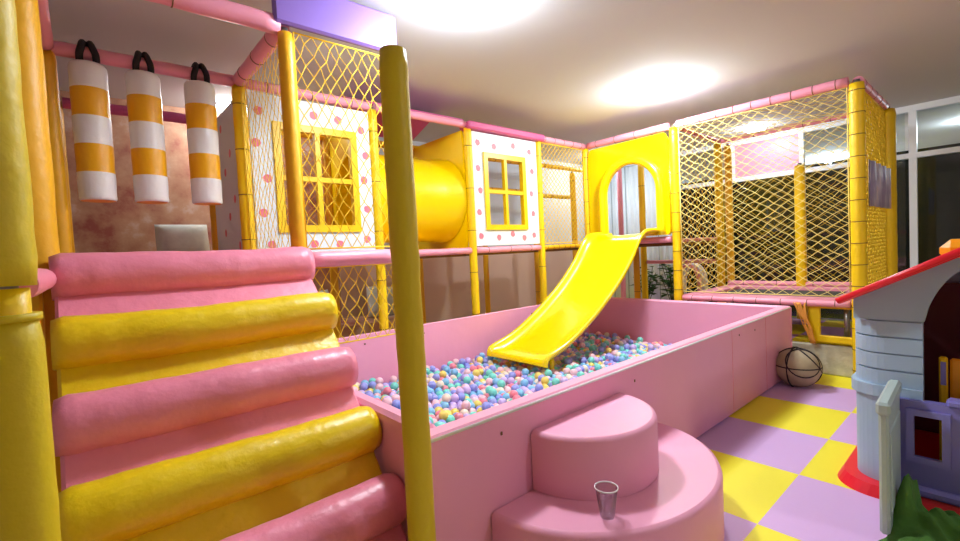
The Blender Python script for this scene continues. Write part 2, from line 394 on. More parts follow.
# decks
def deck(x0, x1, y0, y1, label, m_=None):
    r = empty('platform_deck', ((x0+x1)/2, (y0+y1)/2, D-.06), label, 'platform')
    MB().box(x0, x1, y0, y1, D-.06, D-.02, bev=.01).build('board', M['tie'], r)
    MB().box(x0, x1, y0, y1, D-.02, D+.03, bev=.015).build('foam_mat', m_ or M['pink'], r)
deck(-.04, .95, Y1+.06, Y3-.06, 'platform deck at the top of the roll ladder under the bolsters')
deck(1.05, 2.1, Y2+.06, Y3-.06, 'platform deck behind the large window panel')
deck(2.2, 3.27, Y2+.06, Y3-.06, 'platform deck below the yellow tunnel', M['yellow'])
deck(3.37, 4.43, Y2+.06, Y3-.06, 'platform deck behind the small window panel')
deck(4.53, 5.45, Y2+.06, Y3-.06, 'platform deck behind the open net bay')
deck(5.56, 6.94, 2.75, Y2-.06, 'platform deck behind the slide arch')

# purple board, roof awning, valance
tag(MB().box(.93, 1.76, Y1-.05, Y1, H-.01, CZ-.02, bev=.015).build('canopy_board', M['purple']), 'purple board hanging below the ceiling between amber post and greenish post', 'board')
m = MB(); 
m.prism([(2.12, Y2+.04, 2.87), (3.3, Y2+.04, 2.87), (3.3, (Y2+Y3)/2, 3.06), (2.12, (Y2+Y3)/2, 3.06)], (0, 0, .02)).prism([(2.12, (Y2+Y3)/2, 3.06), (3.3, (Y2+Y3)/2, 3.06), (3.3, Y3, 2.87), (2.12, Y3, 2.87)], (0, 0, .02))
tag(m.build('roof_awning', M['darkpink']), 'rose pitched awning above the yellow tunnel', 'awning')
tag(MB().box(3.28, 4.54, Y2-.09, Y2+.1, H-.05, H+.03, bev=.015).build('valance_box', M['darkpink']), 'rose cap board above the small dotted window panel', 'board')

# ------------------------------------------------------------------ dotted window panels
def rect_loop_y(x0, x1, z0, z1, y): return [(x0, y, z0), (x1, y, z0), (x1, y, z1), (x0, y, z1)]
def panel(x0, x1, z0, z1, w, dots, label, fw=.05):
    y = Y2-.015
    root = empty('window_panel', ((x0+x1)/2, y, z0), label, 'panel')
    m = MB(); m.ring_plate(rect_loop_y(x0, x1, z0, z1, y), rect_loop_y(*w, y), (0, .03, 0))
    for dx, dz in dots:
        c = (dx, y-.002, dz); n = 16; r = .036
        a = random.uniform(0, 6)
        vs = [(dx, y-.002, dz)]+[(dx+r*cos(a+2*pi*k/n)*random.uniform(.85, 1.1), y-.002, dz+r*sin(a+2*pi*k/n)*random.uniform(.85, 1.1)) for k in range(n)]
        m.add(vs, [(0, 1+k, 1+(k+1) % n) for k in range(n)], 1)
    m.build('board', [M['whitepanel'], M['dot']], root)
    m = MB(); x_, X_, z_, Z_ = w
    m.ring_plate(rect_loop_y(x_-.01, X_+.01, z_-.01, Z_+.01, y-.02), rect_loop_y(x_+fw, X_-fw, z_+fw, Z_-fw, y-.02), (0, .06, 0))
    cx, cz = (x_+X_)/2, (z_+Z_)/2; h = fw*.42
    m.box(cx-h, cx+h, y-.015, y+.035, z_+fw-.005, Z_-fw+.005); m.box(x_+fw-.005, cx-h, y-.015, y+.035, cz-h, cz+h); m.box(cx+h, X_-fw+.005, y-.015, y+.035, cz-h, cz+h)
    m.build('window_frame', M['winyel'], root)
    return root
# the board hole is the outer edge of the frame
panel(1.06, 2.1, 1.47, 2.76, (1.24, 1.95, 1.65, 2.54),
      [(1.13, 2.62), (1.1, 2.36), (1.17, 2.08), (1.12, 1.8), (1.17, 1.54), (1.36, 1.56), (1.52, 1.54), (1.75, 1.53), (2.02, 1.57), (2.04, 1.85), (2.02, 2.12), (2.05, 2.35), (2.02, 2.58), (1.8, 2.64), (1.58, 2.65), (1.35, 2.63)],
      'large white window panel with pink dots, behind the net at left')
panel(3.37, 4.43, 1.47, 2.76, (3.53, 4.2, 1.66, 2.53),
      [(3.45, 2.64), (3.7, 2.62), (4.02, 2.66), (4.3, 2.62), (3.44, 2.35), (3.46, 2.1), (3.43, 1.85), (3.44, 1.58), (3.72, 1.56), (3.95, 1.6), (4.15, 1.55), (4.33, 1.58), (4.33, 1.85), (4.31, 2.1), (4.34, 2.38)],
      'small white window panel with pink paw dots, right of the tunnel')
# dotted side board deeper in at left
m = MB(); m.box(.985, 1.015, 4.03, 4.97, D+.0, 2.72)
for k in range(9):
    yy = 4.15+.66*((k*37) % 10)/10; zz = 1.55+.13*k; n = 12
    m.add([(.983, yy, zz)]+[(.983, yy+.035*cos(2*pi*i/n), zz+.035*sin(2*pi*i/n)) for i in range(n)], [(0, 1+i, 1+(i+1) % n) for i in range(n)], 1)
tag(m.build('side_board', [M['whitepanel'], M['dot']]), 'shaded side board with pink dots behind the third bolster', 'panel')

# ------------------------------------------------------------------ tunnel
root = empty('tube_tunnel', (2.7, 4.47, 1.5), 'big yellow plastic crawl tunnel between the two window panels', 'tunnel')
cy, cz, R = 4.45, 2.02, .47
m = MB(); pts = []; rr = []
for i in range(25):
    x = 2.2+1.07*i/24; pts.append((x, cy, cz)); rr.append(R*(1+.05*(i > 19)*(i-19)/5+.05*(i < 5)*(5-i)/5))
m.tube(pts, R, 40, rr=rr, cap=False).tube(pts, R, 40, rr=[r-.015 for r in rr], cap=False)
m.build('tube', M['tunnel'], root)
for x in (2.17, 3.28):
    n = 40
    outer = []; inner = []
    for k in range(n):
        t = 2*pi*k/n; c, s_ = cos(t), sin(t); q = 1/max(abs(c)/.5, abs(s_)/.66)
        outer.append((x, 4.5+c*q, 2.11+s_*q)); inner.append((x, cy+.48*c, cz+.48*s_))
    MB().ring_plate(outer, inner, (.03, 0, 0)).build('end_plate', M['tunnel'], root)

# ------------------------------------------------------------------ slide arch + slide
root = empty('slide_arch', (5.5, 3.3, 1.46), 'yellow plastic arch panel at the top of the slide', 'panel')
n = 48; outer = []; inner = []; ya, yb, za, zb = 2.72, 3.89, 1.5, 2.75; cyy = 3.24; rw = .385
arch = []
for k in range(13): arch.append((cyy+rw-2*rw*0, 1.52+(2.08-1.52)*k/13))
for k in range(24): t = pi*k/24; arch.append((cyy+rw*cos(t), 2.08+.38*sin(t)))
for k in range(13): arch.append((cyy-rw, 2.08-(2.08-1.52)*k/12))
for k in range(1, 10): arch.append((cyy-rw+2*rw*k/10, 1.52))
cc = (3.3, 2.1)
for (y, z) in arch:
    dy, dz = y-cc[0], z-cc[1]
    q = min(((yb-cc[0]) if dy > 0 else (cc[0]-ya))/max(abs(dy), 1e-6), ((zb-cc[1]) if dz > 0 else (cc[1]-za))/max(abs(dz), 1e-6))
    outer.append((5.46, cc[0]+dy*q, cc[1]+dz*q)); inner.append((5.46, y, z))
MB().ring_plate(outer, inner, (.06, 0, 0)).build('arch_board', M['slide'], root)
rim = [(5.44, cyy+rw+.035, 1.5+.58*k/8) for k in range(8)]+[(5.44, cyy+(rw+.035)*cos(pi*k/20), 2.08+(.38+.035)*sin(pi*k/20)) for k in range(21)]+[(5.44, cyy-rw-.035, 2.08-.58*k/8) for k in range(1, 9)]
MB().tube(rim, .055, 14).build('arch_rim', M['slide'], root)

prof = [(5.58,1.57),(5.4,1.58),(5.17,1.58),(5.05,1.555),(4.95,1.49),(4.86,1.39),(4.77,1.28),(4.66,1.17),(4.5,1.03),(4.34,.91),(4.18,.805),(4.02,.705),(3.86,.62),(3.7,.54),(3.54,.475),(3.4,.435),(3.3,.41),(3.225,.385),(3.19,.34),(3.185,.29)]
# smooth resample
def catmull(P, k=3):
    out = []
    for i in range(len(P)-1):
        p0, p1, p2, p3 = P[max(i-1, 0)], P[i], P[i+1], P[min(i+2, len(P)-1)]
        for j in range(k):
            t = j/k; out.append(tuple(.5*((2*b)+(-a+c)*t+(2*a-5*b+4*c-d)*t*t+(-a+3*b-3*c+d)*t**3) for a, b, c, d in zip(p0, p1, p2, p3)))
    out.append(P[-1]); return out
pr = catmull(prof, 3)
Wh = .385
def sect(h, w, fl):
    # (offset across, offset along normal): rolled lip, bed, rolled lip, then underside
    top = [(-w-.03, -.035), (-w-.033, -.01), (-w-.02, .006), (-w, .0), (-w+.015, -.02), (-w+.03, -h*.75), (-w+.08, -h), (-w*.4, -h-.004), (0, -h-.006), (w*.4, -h-.004), (w-.08, -h), (w-.03, -h*.75), (w-.015, -.02), (w, .0), (w+.02, .006), (w+.033, -.01), (w+.03, -.035)]
    bot = [(w+.018, -.035), (w+.004, -.022), (w-.01, -h*.8), (w-.06, -h-.02), (0, -h-.024), (-w+.06, -h-.02), (-w+.01, -h*.8), (-w-.004, -.022), (-w-.018, -.035)]
    return top+bot
m = MB(); vs = []; L = len(sect(.08, .4, 0))
for i, (x, z) in enumerate(pr):
    a = Vector(pr[max(i-1, 0)]); b = Vector(pr[min(i+1, len(pr)-1)]); d = (b-a).normalized()
    nn = Vector((-d.y, d.x)); 
    if nn.y < 0: nn = -nn
    if i > len(pr)-8: nn = nn.lerp(Vector((-.6, .8)), .2)
    t = i/(len(pr)-1)
    h = .085 if t < .8 else .085*(1-(t-.8)/.2*.9)+.004
    if t < .12: h = .05
    for (o_, k_) in sect(h, Wh, 0): vs.append((x+nn.x*k_, 3.235+o_, z+nn.y*k_))
fs = []
for i in range(len(pr)-1):
    for k in range(L): fs.append((i*L+k, i*L+(k+1) % L, (i+1)*L+(k+1) % L, (i+1)*L+k))
fs.append(tuple(range(L))); fs.append(tuple((len(pr)-1)*L+k for k in range(L))[::-1])
m.add(vs, fs, 0, True)
root = empty('slide', (3.3, 3.235, 0), 'wide glossy yellow slide curving down into the ball pit', 'slide')
m.build('chute', M['slide'], root)
for y in (2.95, 3.52): MB().tube([(3.42, y, 0.132), (3.42, y, .33)], .025, 12).build('leg', M['slide'], root)

# ------------------------------------------------------------------ ball pit
PX0, PX1, PY0, PY1, PH = .9, 5.33, 1.44, 3.89, .7
def wallboard(name, x0, x1, y0, y1, label, seams, axis, m_=None):
    r = empty(name, ((x0+x1)/2, (y0+y1)/2, 0), label, 'padded wall')
    MB().box(x0, x1, y0, y1, 0.0, PH, bev=.018).build('pad', m_ or M['pinkwall'], r)
    return r
fr_ = wallboard('pit_wall', PX0, PX1, PY0, PY0+.1, 'long near pink padded wall of the ball pit', 0, 'x')
m = MB()
m.tube([(PX0, PY0+.003, PH-.012), (PX1, PY0+.003, PH-.012)], .007, 8).build('piping', M['whitevinyl'], fr_)
for x in (3.85, 4.62):
    MB().box(x-.002, x+.002, PY0-.0015, PY0+.01, .02, PH-.02).build('seam', M['dot'], fr_)
for x, z in ((1.32, .61), (2.4, .6), (4.0, .62), (4.35, .61)): MB().lathe([(.001, 0), (.009, .001), (.009, .006)], (0, 0, 0), 10).build('screw', M['tie'], None) if 0 else MB().box(x-.006, x+.006, PY0-.003, PY0+.004, z-.008, z+.008, bev=.002).build('staple', M['tie'], fr_)
bk = wallboard('pit_wall', PX0+.17, PX1, PY1-.02, PY1+.0, 'far pink wall board of the ball pit below the window panels', 0, 'x')
for x in (1.9, 2.55, 4.15): MB().box(x-.008, x+.008, PY1-.024, PY1-.018, .6, .615, bev=.002).build('staple', M['tie'], bk)
wallboard('pit_wall', PX0+.085, PX0+.165, PY0+.105, PY1, 'left end pink padded wall of the ball pit beside the roll ladder', 0, 'y')
wallboard('pit_wall', PX1+.01, PX1+.07, PY0, PY1, 'right end pink padded wall of the ball pit under the slide arch', 0, 'y')

ballcols = [('mint green', (125,222,208), 5), ('sky blue', (135,198,238), 4), ('periwinkle blue', (150,158,232), 5), ('lavender', (208,182,236), 4), ('pale pink', (248,200,212), 5), ('yellow', (246,218,110), 3), ('coral pink', (240,135,155), 2), ('cream', (242,225,205), 3)]
bm_ = [mat(n.replace(' ', '_')+'_ball', srgb(*c), .3) for n, c, w in ballcols]
pool = [i for i, c in enumerate(ballcols) for _ in range(c[2])]
def ico():
    t = (1+sqrt(5))/2; V = [Vector(p).normalized() for p in ((-1,t,0),(1,t,0),(-1,-t,0),(1,-t,0),(0,-1,t),(0,1,t),(0,-1,-t),(0,1,-t),(t,0,-1),(t,0,1),(-t,0,-1),(-t,0,1))]
    F = [(0,11,5),(0,5,1),(0,1,7),(0,7,10),(0,10,11),(1,5,9),(5,11,4),(11,10,2),(10,7,6),(7,1,8),(3,9,4),(3,4,2),(3,2,6),(3,6,8),(3,8,9),(4,9,5),(2,4,11),(6,2,10),(8,6,7),(9,8,1)]
    for _ in range(2):
        c = {}; G = []
        def mid(a, b):
            k = (min(a, b), max(a, b))
            if k not in c: c[k] = len(V); V.append(((V[a]+V[b])/2).normalized())
            return c[k]
        for a, b, d in F:
            x, y, z = mid(a, b), mid(b, d), mid(d, a); G += [(a,x,z),(b,y,x),(d,z,y),(x,y,z)]
        F = G
    return V, F
IV, IF = ico(); BR = .036
spots = []
sp = .0735; row = 0; y = PY0+.15
while y < PY1-.06:
    x = PX0+.21+(sp/2 if row % 2 else 0)
    while x < PX1-.055:
        px_, py_ = x+random.uniform(-.007, .007), y+random.uniform(-.007, .007)
        z = .19+.03*sin(x*2.3+1)*cos(y*3)+random.uniform(0, .03)+.12*max(0, 1-(x-1)/1.0)-.05*min(1, max(0, (x-3)/1.2))
        spots.append((px_, py_, z))
        if random.random() < .22 and x < PX1-.11: spots.append((px_+sp/2, py_+sp*.3, z+.05))
        x += sp
    y += sp*.9; row += 1
CAM = Vector((0, 0, 1.4))
def visible(p):
    # hidden by the near wall?
    t = (PY0+.02)/p[1]; zc = 1.4+(p[2]+BR-1.4)*t
    if zc < PH: return False
    t = (PX0+.0)/p[0]; yc = p[1]*t
    if yc > PY0 and 1.4+(p[2]+BR-1.4)*t < PH: return False
    # hidden by slide (coarse)
    return True
def px_of(p):
    d = Vector(p)-CAM; yaw_, pit_, rol_ = 8.58828844e-01, 4.04882941e-02, -4.88128562e-02
    f_ = Vector((cos(yaw_)*cos(pit_), sin(yaw_)*cos(pit_), -sin(pit_))); ra = Vector((sin(yaw_), -cos(yaw_), 0)); ua = ra.cross(f_)
    rb = ra*cos(rol_)+ua*sin(rol_); ub = rb.cross(f_); z = d.dot(f_); return 480+457.25*d.dot(rb)/z, 270.5-457.25*d.dot(ub)/z
def unhidden(p):
    x, y = px_of(p); return x > 356+max(0, y-395)*.6 and not (402 < x < 422)
vis = [p for p in spots if visible(p) and unhidden(p) and not (3.12 < p[0] < 3.46 and 2.85 < p[1] < 3.62 and p[2] > .2)]
vis.sort(key=lambda p: (Vector(p)-CAM).length)
vs_all = set(vis[:300]); deep = lambda q: 3.12 < q[0] < 3.46 and 2.85 < q[1] < 3.62 and q[2] > .2
near = vis[:300]; rest = vis[300:]
protos = []
for i, (n, c, w) in enumerate(ballcols):
    me = bpy.data.meshes.new('ball'); me.from_pydata([tuple(v*BR) for v in IV], [], IF); me.materials.append(bm_[i]); me.polygons.foreach_set('use_smooth', [True]*len(IF)); protos.append(me)
for p in near:
    i = random.choice(pool)
    o = bpy.data.objects.new('ball', protos[i]); o.location = p; COL.objects.link(o)
    tag(o, ballcols[i][0]+' plastic ball in the nearest part of the ball pit', 'ball', ballcols[i][0]+' balls near the ball pit corner')
m = MB(); lowV = IV; 
for p in rest+[q for q in spots if q not in set(vis) and not deep(q)]:
    i = random.choice(pool); m.add([(p[0]+v.x*BR, p[1]+v.y*BR, p[2]+v.z*BR) for v in IV], IF, i, True)
tag(m.build('ball_filling', bm_), 'mass of pastel plastic balls filling the rest of the ball pit', 'balls', kind='stuff')
tag(MB().box(PX0+.17, PX1-.01, PY0+.11, PY1-.03, 0.0, .13).build('pit_base_mat', M['pink']), 'pink mat under the balls at the pit bottom', 'mat')

# ------------------------------------------------------------------ half round steps
def halfdisc(cx, y, rx, ry, z0, z1, name, label, mm):
    n = 48; b = .022; prof = []
    loops = []
    for (ins, z) in ((0, z0), (0, z1-b), (b*.3, z1-b*.3), (b, z1)):
        loops.append([(cx+(rx-ins)*cos(pi+pi*k/n), y+(ry-ins)*sin(pi+pi*k/n), z) for k in range(n+1)])
    m = MB(); vs = [p for l in loops for p in l]; N = n+1; fs = []
    for i in range(3):
        for k in range(n): fs.append((i*N+k, i*N+k+1, (i+1)*N+k+1, (i+1)*N+k))
    m.add(vs, fs, 0, True)
    q = len(m.v); m.add(loops[3], [tuple(range(N))]); m.add(loops[0], [tuple(range(N))[::-1]])
    m.add([loops[0][0], loops[0][-1], loops[3][-1], loops[3][0]], [(0,1,2,3)])
    o = m.build(name, mm); tag(o, label, 'step'); return o
halfdisc(1.935, 1.435, .7, .6, 0, .295, 'padded_step', 'wide lower half round pink step with a plastic cup on it', M['pinkwall'])
halfdisc(1.875, 1.435, .378, .36, .297, .57, 'padded_step', 'smaller upper half round pink step against the ball pit wall', M['pinkwall'])
# clear cup
cx_, cy_ = 1.55, 1.075
root = empty('plastic_cup', (cx_, cy_, .297), 'clear disposable plastic cup standing on the lower pink step', 'cup')
MB().lathe([(.0005, 0), (.029, 0), (.0295, .004), (.045, .12), (.0445, .12), (.0285, .006), (.0005, .005)], (cx_, cy_, .297), 28).build('cup_body', M['clear'], root)
MB().lathe([(.0445, .118), (.048, .118), (.048, .123), (.0445, .123), (.0445, .118)], (cx_, cy_, .297), 28).build('rim', M['whitevinyl'], root)

# ------------------------------------------------------------------ roll ladder
rolls = [(2.74, 1.375), (2.44, 1.115), (2.2, .855), (1.97, .6), (1.76, .345), (1.55, .11)]
names = ['top pink', 'upper yellow', 'middle pink', 'lower yellow', 'bottom pink', 'lowest yellow']
xr = [1.03, 1.02, 1.0, 1.01, .98, .86]
for i, (y, z) in enumerate(rolls):
    c = M['pinkroll'] if i % 2 == 0 else M['yelroll']; R = .109
    x0 = -.115; x1 = xr[i]-.01
    if i >= 3: x1 = .975
    if i == 5: x1 = .8
    root = empty('padded_roll_step', ((x0+x1)/2, y, z-.2 if z > .2 else 0), names[i]+' padded roll of the climbing ladder', 'climbing step')
    n = 30; pts = []; rr = []
    for k in range(n+1):
        t = k/n; pts.append((x0+(x1-x0)*t, y+.003*sin(9*t+i), z+.003*sin(7*t+2*i)-.006*sin(pi*t))); e = min(t, 1-t)*(x1-x0)
        rr.append(R*(sqrt(max(0, 1-((.025-e)/.025)**2))*.12+.88 if e < .025 else 1)*(1+.012*sin(23*t+i)+.008*sin(51*t)))
    MB().tube(pts, R, 32, rr=rr).build('roll', c, root)
    MB().tube([(x0-.002, y, z), (x0+.006, y, z)], R*.9, 32, cap=False).build('end_piping', M['whitevinyl'], root) if 0 else None
    if i < 5:
        ny, nz = rolls[i+1]
        a = math.atan2(z-nz, y-ny)
        # slanted padded riser board between this roll and the next
        L_ = sqrt((z-nz)**2+(y-ny)**2); cy2, cz2 = (y+ny)/2+.045, (z+nz)/2-.02
        mt = Matrix.Translation((0, cy2, cz2)) @ Matrix.Rotation(a, 4, 'X')
        MB().box(x0+.01, x1-.015, -L_*.5, L_*.5, -.03, .03, bev=.012, mtx=mt).build('riser_pad', c, root)
# wooden side stringers
for x, lab in ((-.085, 'left'), ):
    mt = Matrix.Translation((0, 2.2, .72)) @ Matrix.Rotation(math.atan2(1.26, 1.2), 4, 'X')
    tag(MB().box(x-.1, x-.06, -.85, .85, -.1, .02, bev=.01, mtx=mt).build('ladder_side_pad', M['orangefoam']), 'amber pad along the left side of the roll ladder', 'pad')

# ------------------------------------------------------------------ striped bolsters
def bolster(x, zt, zb, r, label, tilt):
    root = empty('hanging_bolster', (x, Y2, zt), label, 'bolster', 'hanging striped bolsters')
    segs = 5; order = [0, 1, 0, 1, 0]; hts = [.2, .2, .2, .2, .2]
    m = MB(); n = 28; z = zt; Hh = zt-zb
    prof = [(0.001, 0, 0), (r*.5, -.004, 0), (r*.85, -.014, 0), (r*.97, -.03, 0)]
    rings = [(0.001, 0), (r*.55, -.004), (r*.88, -.016), (r*.985, -.034)]
    q = 0
    for s_ in range(5):
        for k in range(1, 6):
            zz = -Hh*(s_+k/5)/5
            if zz < -.04: rings.append((r*(1+.012*sin(k*1.25)), zz if s_*5+k < 25 else -Hh+.012))
    rings += [(r*.93, -Hh), (0.001, -Hh)]
    vs = []; fs = []; mi = []
    for (rr, zz) in rings:
        for k in range(n):
            t = 2*pi*k/n; vs.append((x+rr*cos(t)+tilt*(-zz), Y2+rr*sin(t), zt+zz))
    for s_ in range(5):
        idx = [i for i in range(len(rings)-1) if s_ == min(4, int((-(rings[i][1]+rings[i+1][1])/2)/Hh*5))]
        f_ = [(i*n+k, i*n+(k+1) % n, (i+1)*n+(k+1) % n, (i+1)*n+k) for i in idx if i < len(rings)-2 for k in range(n)]
        m.add([], [], 0); m.f += f_; m.mi += [order[s_]]*len(f_); m.sm += [True]*len(f_)
    i = len(rings)-2; f_ = [(i*n+k, i*n+(k+1) % n, (i+1)*n+(k+1) % n, (i+1)*n+k) for k in range(n)]
    m.f += f_; m.mi += [2]*n; m.sm += [False]*n
    m.v = vs
    m.build('bolster_body', [M['whitevinyl'], M['stripeyel'], M['orange']], root)
    for dx in (-.035, .04):
        pts = [(x+dx*1.1, Y2-.03, zt-.03), (x+dx*1.1, Y2-.055, zt+.03), (x+dx*.8, Y2-.062, zt+.07), (x+dx*.5, Y2-.03, zt+.115), (x+dx*.5, Y2+.03, zt+.115), (x+dx*.8, Y2+.062, zt+.07), (x+dx*1.1, Y2+.045, zt-.02)]
        MB().tube(catmull(pts, 3), .02, 8).build('hanging_strap', M['black'], root)
bolster(.1, 2.765, 1.86, .1, 'yellow and white striped hanging bolster, the left and largest one', 0.0)
bolster(.392, 2.765, 1.86, .1, 'yellow and white striped hanging bolster, the middle one of three', 0.0)
bolster(.733, 2.765, 1.86, .1, 'yellow and white striped hanging bolster, the right one beside the dotted side board', 0.0)

# ------------------------------------------------------------------ nets
def net(name, o, u, v, w, h, label, du=.1, dv=.09, r=.0035, m_=None, jit=.008, sag=0, taper=0, sn=(0,0,0)):
    o = Vector(o); u = Vector(u).normalized(); v = Vector(v).normalized(); nrm = u.cross(v)
    nu = max(2, round(w/(du/2))); nv = max(2, round(h/(dv/2)))
    P = {}
    for i in range(nu+1):
        for j in range(nv+1):
            if (i+j) % 2 == 0:
                a = i/nu; b = j/nv; edge = i in (0, nu) or j in (0, nv); k = 0 if edge else jit
                P[(i, j)] = o+u*(w*a+random.uniform(-k, k))+v*(h*b+random.uniform(-k, k))+nrm*(random.uniform(-k, k)+sag*sin(pi*a)*sin(pi*b))
    m = MB(); vs = []; fs = []
    for (i, j), p in P.items():
        for dj in (1, -1):
            q = P.get((i+1, j+dj))
            if q is None: continue
            d = (q-p).normalized(); a = d.cross(nrm).normalized()*r; b = a.cross(d).normalized()*r; n0 = len(vs)
            for c in (p-d*r*.5, q+d*r*.5):
                vs += [c+a, c+b, c-a, c-b]
            fs += [(n0+k, n0+(k+1) % 4, n0+4+(k+1) % 4, n0+4+k) for k in range(4)]
    m.v = [tuple(x) for x in vs]; m.f = fs; m.mi = [0]*len(fs); m.sm = [True]*len(fs)
    root = empty(name, tuple(o), label, 'net')
    m.build('mesh_cord', m_ or M['net'], root)
    c = [o, o+u*w, o+u*w+v*h, o+v*h, o]
    m = MB()
    for k in range(4): m.tube([c[k], c[k+1]], r*1.7, 8)
    m.build('border_rope', m_ or M['net'], root)
    return root
N_ = 'safety_net'
net(N_, (1.05, Y1, D+.05), (1,0,0), (0,0,1), .6, H-D-.08, 'yellow diamond net above the pink rail between amber and greenish posts', .075, .125, .003, M['netyel'], .012)
net(N_, (1.05, Y1, .85), (1,0,0), (0,0,1), .6, .5, 'yellow diamond net hanging below the pink rail beside the rolls', .075, .13, .003, M['netyel'], .01)
net(N_, (4.53, Y2, 1.47), (1,0,0), (0,0,1), .92, 1.3, 'cream net closing the bay left of the slide arch', .075, .075, .004, M['netyel'], .005)
net(N_, (5.5, .99, .8), (0,1,0), (0,0,1), 1.61, 1.97, 'cream diamond net on the near side of the trampoline cage', .125, .088, .0027, M['net'], .01)
net(N_, (7.02, 1.02, .8), (0,1,0), (0,0,1), 1.66, 1.97, 'yellow net on the far side of the trampoline cage', .14, .1, .0018, M['netyel'], .01)
net(N_, (5.57, .92, .8), (1,0,0), (0,0,1), 1.36, 1.97, 'dense yellow net on the right side of the trampoline cage', .08, .075, .006, M['netyel'], .004)
net(N_, (5.57, 2.7, .8), (1,0,0), (0,0,1), 1.38, 1.97, 'yellow net between the trampoline cage and the slide tower', .12, .1, .003, M['netyel'], .006)
net(N_, (5.55, .97, H), (1,0,0), (0,1,0), 1.42, 1.66, 'cream roof net over the trampoline cage', .18, .16, .0028, M['net'], .012, sag=-.05)
net(N_, (3.37, Y3, D+.05), (1,0,0), (0,0,1), 1.07, 1.3, 'orange back net seen through the small window', .1, .1, .004, M['netorange'], .006)
net(N_, (1.05, Y3, D+.05), (1,0,0), (0,0,1), 1.05, 1.3, 'orange back net seen through the large window', .1, .1, .004, M['netorange'], .006)

net(N_, (1.0, Y1+.06, D+.06), (0,1,0), (0,0,1), .98, H-D-.1, 'fine yellow net from the amber post back to the large window panel', .09, .12, .0022, M['netyel'], .006)
beam((5.65, Y3, 2.78), (6.9, Y3, 2.78), 'orange rail at the top of the far corner behind the open net bay', .035, M['orangefoam'], ties=8)
beam((5.65, Y3, 2.28), (6.5, Y3, 2.28), 'orange middle rail in the far corner behind the open net bay', .035, M['orangefoam'], ties=6)
post(6.62, Y3, 0, 2.74, 'orange far corner post seen through the open net bay', .05, M['orangefoam'], ties=8)
# printed banner on right side net
m = MB(); n = 24; x0, x1 = 5.7, 6.93; z0, z1 = 1.66, 2.1
for i in range(n):
    a = x0+(x1-x0)*i/n; b = x0+(x1-x0)*(i+1)/n; ya_ = .865+.012*sin(i*1.1); yb_ = .865+.012*sin((i+1)*1.1)
    m.add([(a, ya_, z0), (b, yb_, z0), (b, yb_, z1), (a, ya_, z1), (a, ya_+.006, z0), (b, yb_+.006, z0), (b, yb_+.006, z1), (a, ya_+.006, z1)], [(0,1,2,3), (7,6,5,4), (3,2,6,7), (1,0,4,5)], 0, True)
tag(m.build('printed_banner', M['banner']), 'blurry pink and lilac printed cloth on the right side of the trampoline cage', 'banner')

# ------------------------------------------------------------------ trampoline and plinth
root = empty('trampoline', (6.26, 1.8, .38), 'rectangular dark trampoline with pink padding inside the yellow net cage', 'trampoline')
TZ = .74
def rl(x0, x1, y0, y1, z): return [(x0, y0, z), (x1, y0, z), (x1, y1, z), (x0, y1, z)]
MB().ring_plate(rl(5.57, 6.95, .98, 2.63, TZ-.03), rl(5.78, 6.78, 1.18, 2.42, TZ-.03), (0, 0, .05)).build('edge_padding', M['pink'], root, bevel=.012)
MB().box(5.76, 6.8, 1.16, 2.44, TZ-.03, TZ-.018).build('bed', M['mesh_bed'], root)
for x in (5.62, 6.9):
    for y in (1.04, 2.56): MB().tube([(x, y, .33), (x, y, TZ-.03)], .025, 10).build('leg', M['metal'], root)
tag(MB().box(5.56, 7.0, -.6, 2.6, 0, .3, bev=.012).build('stone_plinth', M['plinth']), 'grey stone look plinth under the trampoline', 'plinth')
mp_ = MB().box(5.6, 6.98, -.55, 2.55, .302, .33).build('plinth_mat', M['tiles']); tag(mp_, 'yellow and pink checkered mat on the plinth below the trampoline', 'mat')
m = MB(); lx = 5.53
m.ring_plate([(lx, .2, .33), (lx, 1.34, .33), (lx, 1.34, .7), (lx, .2, .7)], [(lx, .28, .4), (lx, 1.24, .4), (lx, 1.24, .67), (lx, .28, .67)], (.05, 0, 0))
tag(m.build('opening_frame', M['yellow'], bevel=.01), 'yellow padded frame of the low opening under the trampoline', 'frame')
# extra rails of the low deck to the right
beam((5.5, .86, .75), (5.5, -.5, .75), 'pink low rail continuing behind the toy house roof', .04, ties=3)
beam((7.02, 2.65, .78), (7.02, 1.02, .78), 'far pink rail of the trampoline cage', .035, ties=4)
# gathered net at the pit corner
m = MB()
for k in range(16):
    a = random.uniform(0, 1); x_ = 5.47; y_ = 1.33+.12*a
    m.tube(catmull([(x_, y_, .73), (x_-.01, 1.33+.05*a+random.uniform(-.02, .02), .6), (x_, 1.31+random.uniform(-.02, .04), .46), (x_+.01, 1.28+random.uniform(-.02, .03), .32)], 3), .005, 6)
tag(m.build('gathered_net', M['netorange']), 'gathered orange net hanging at the right corner of the ball pit', 'net')

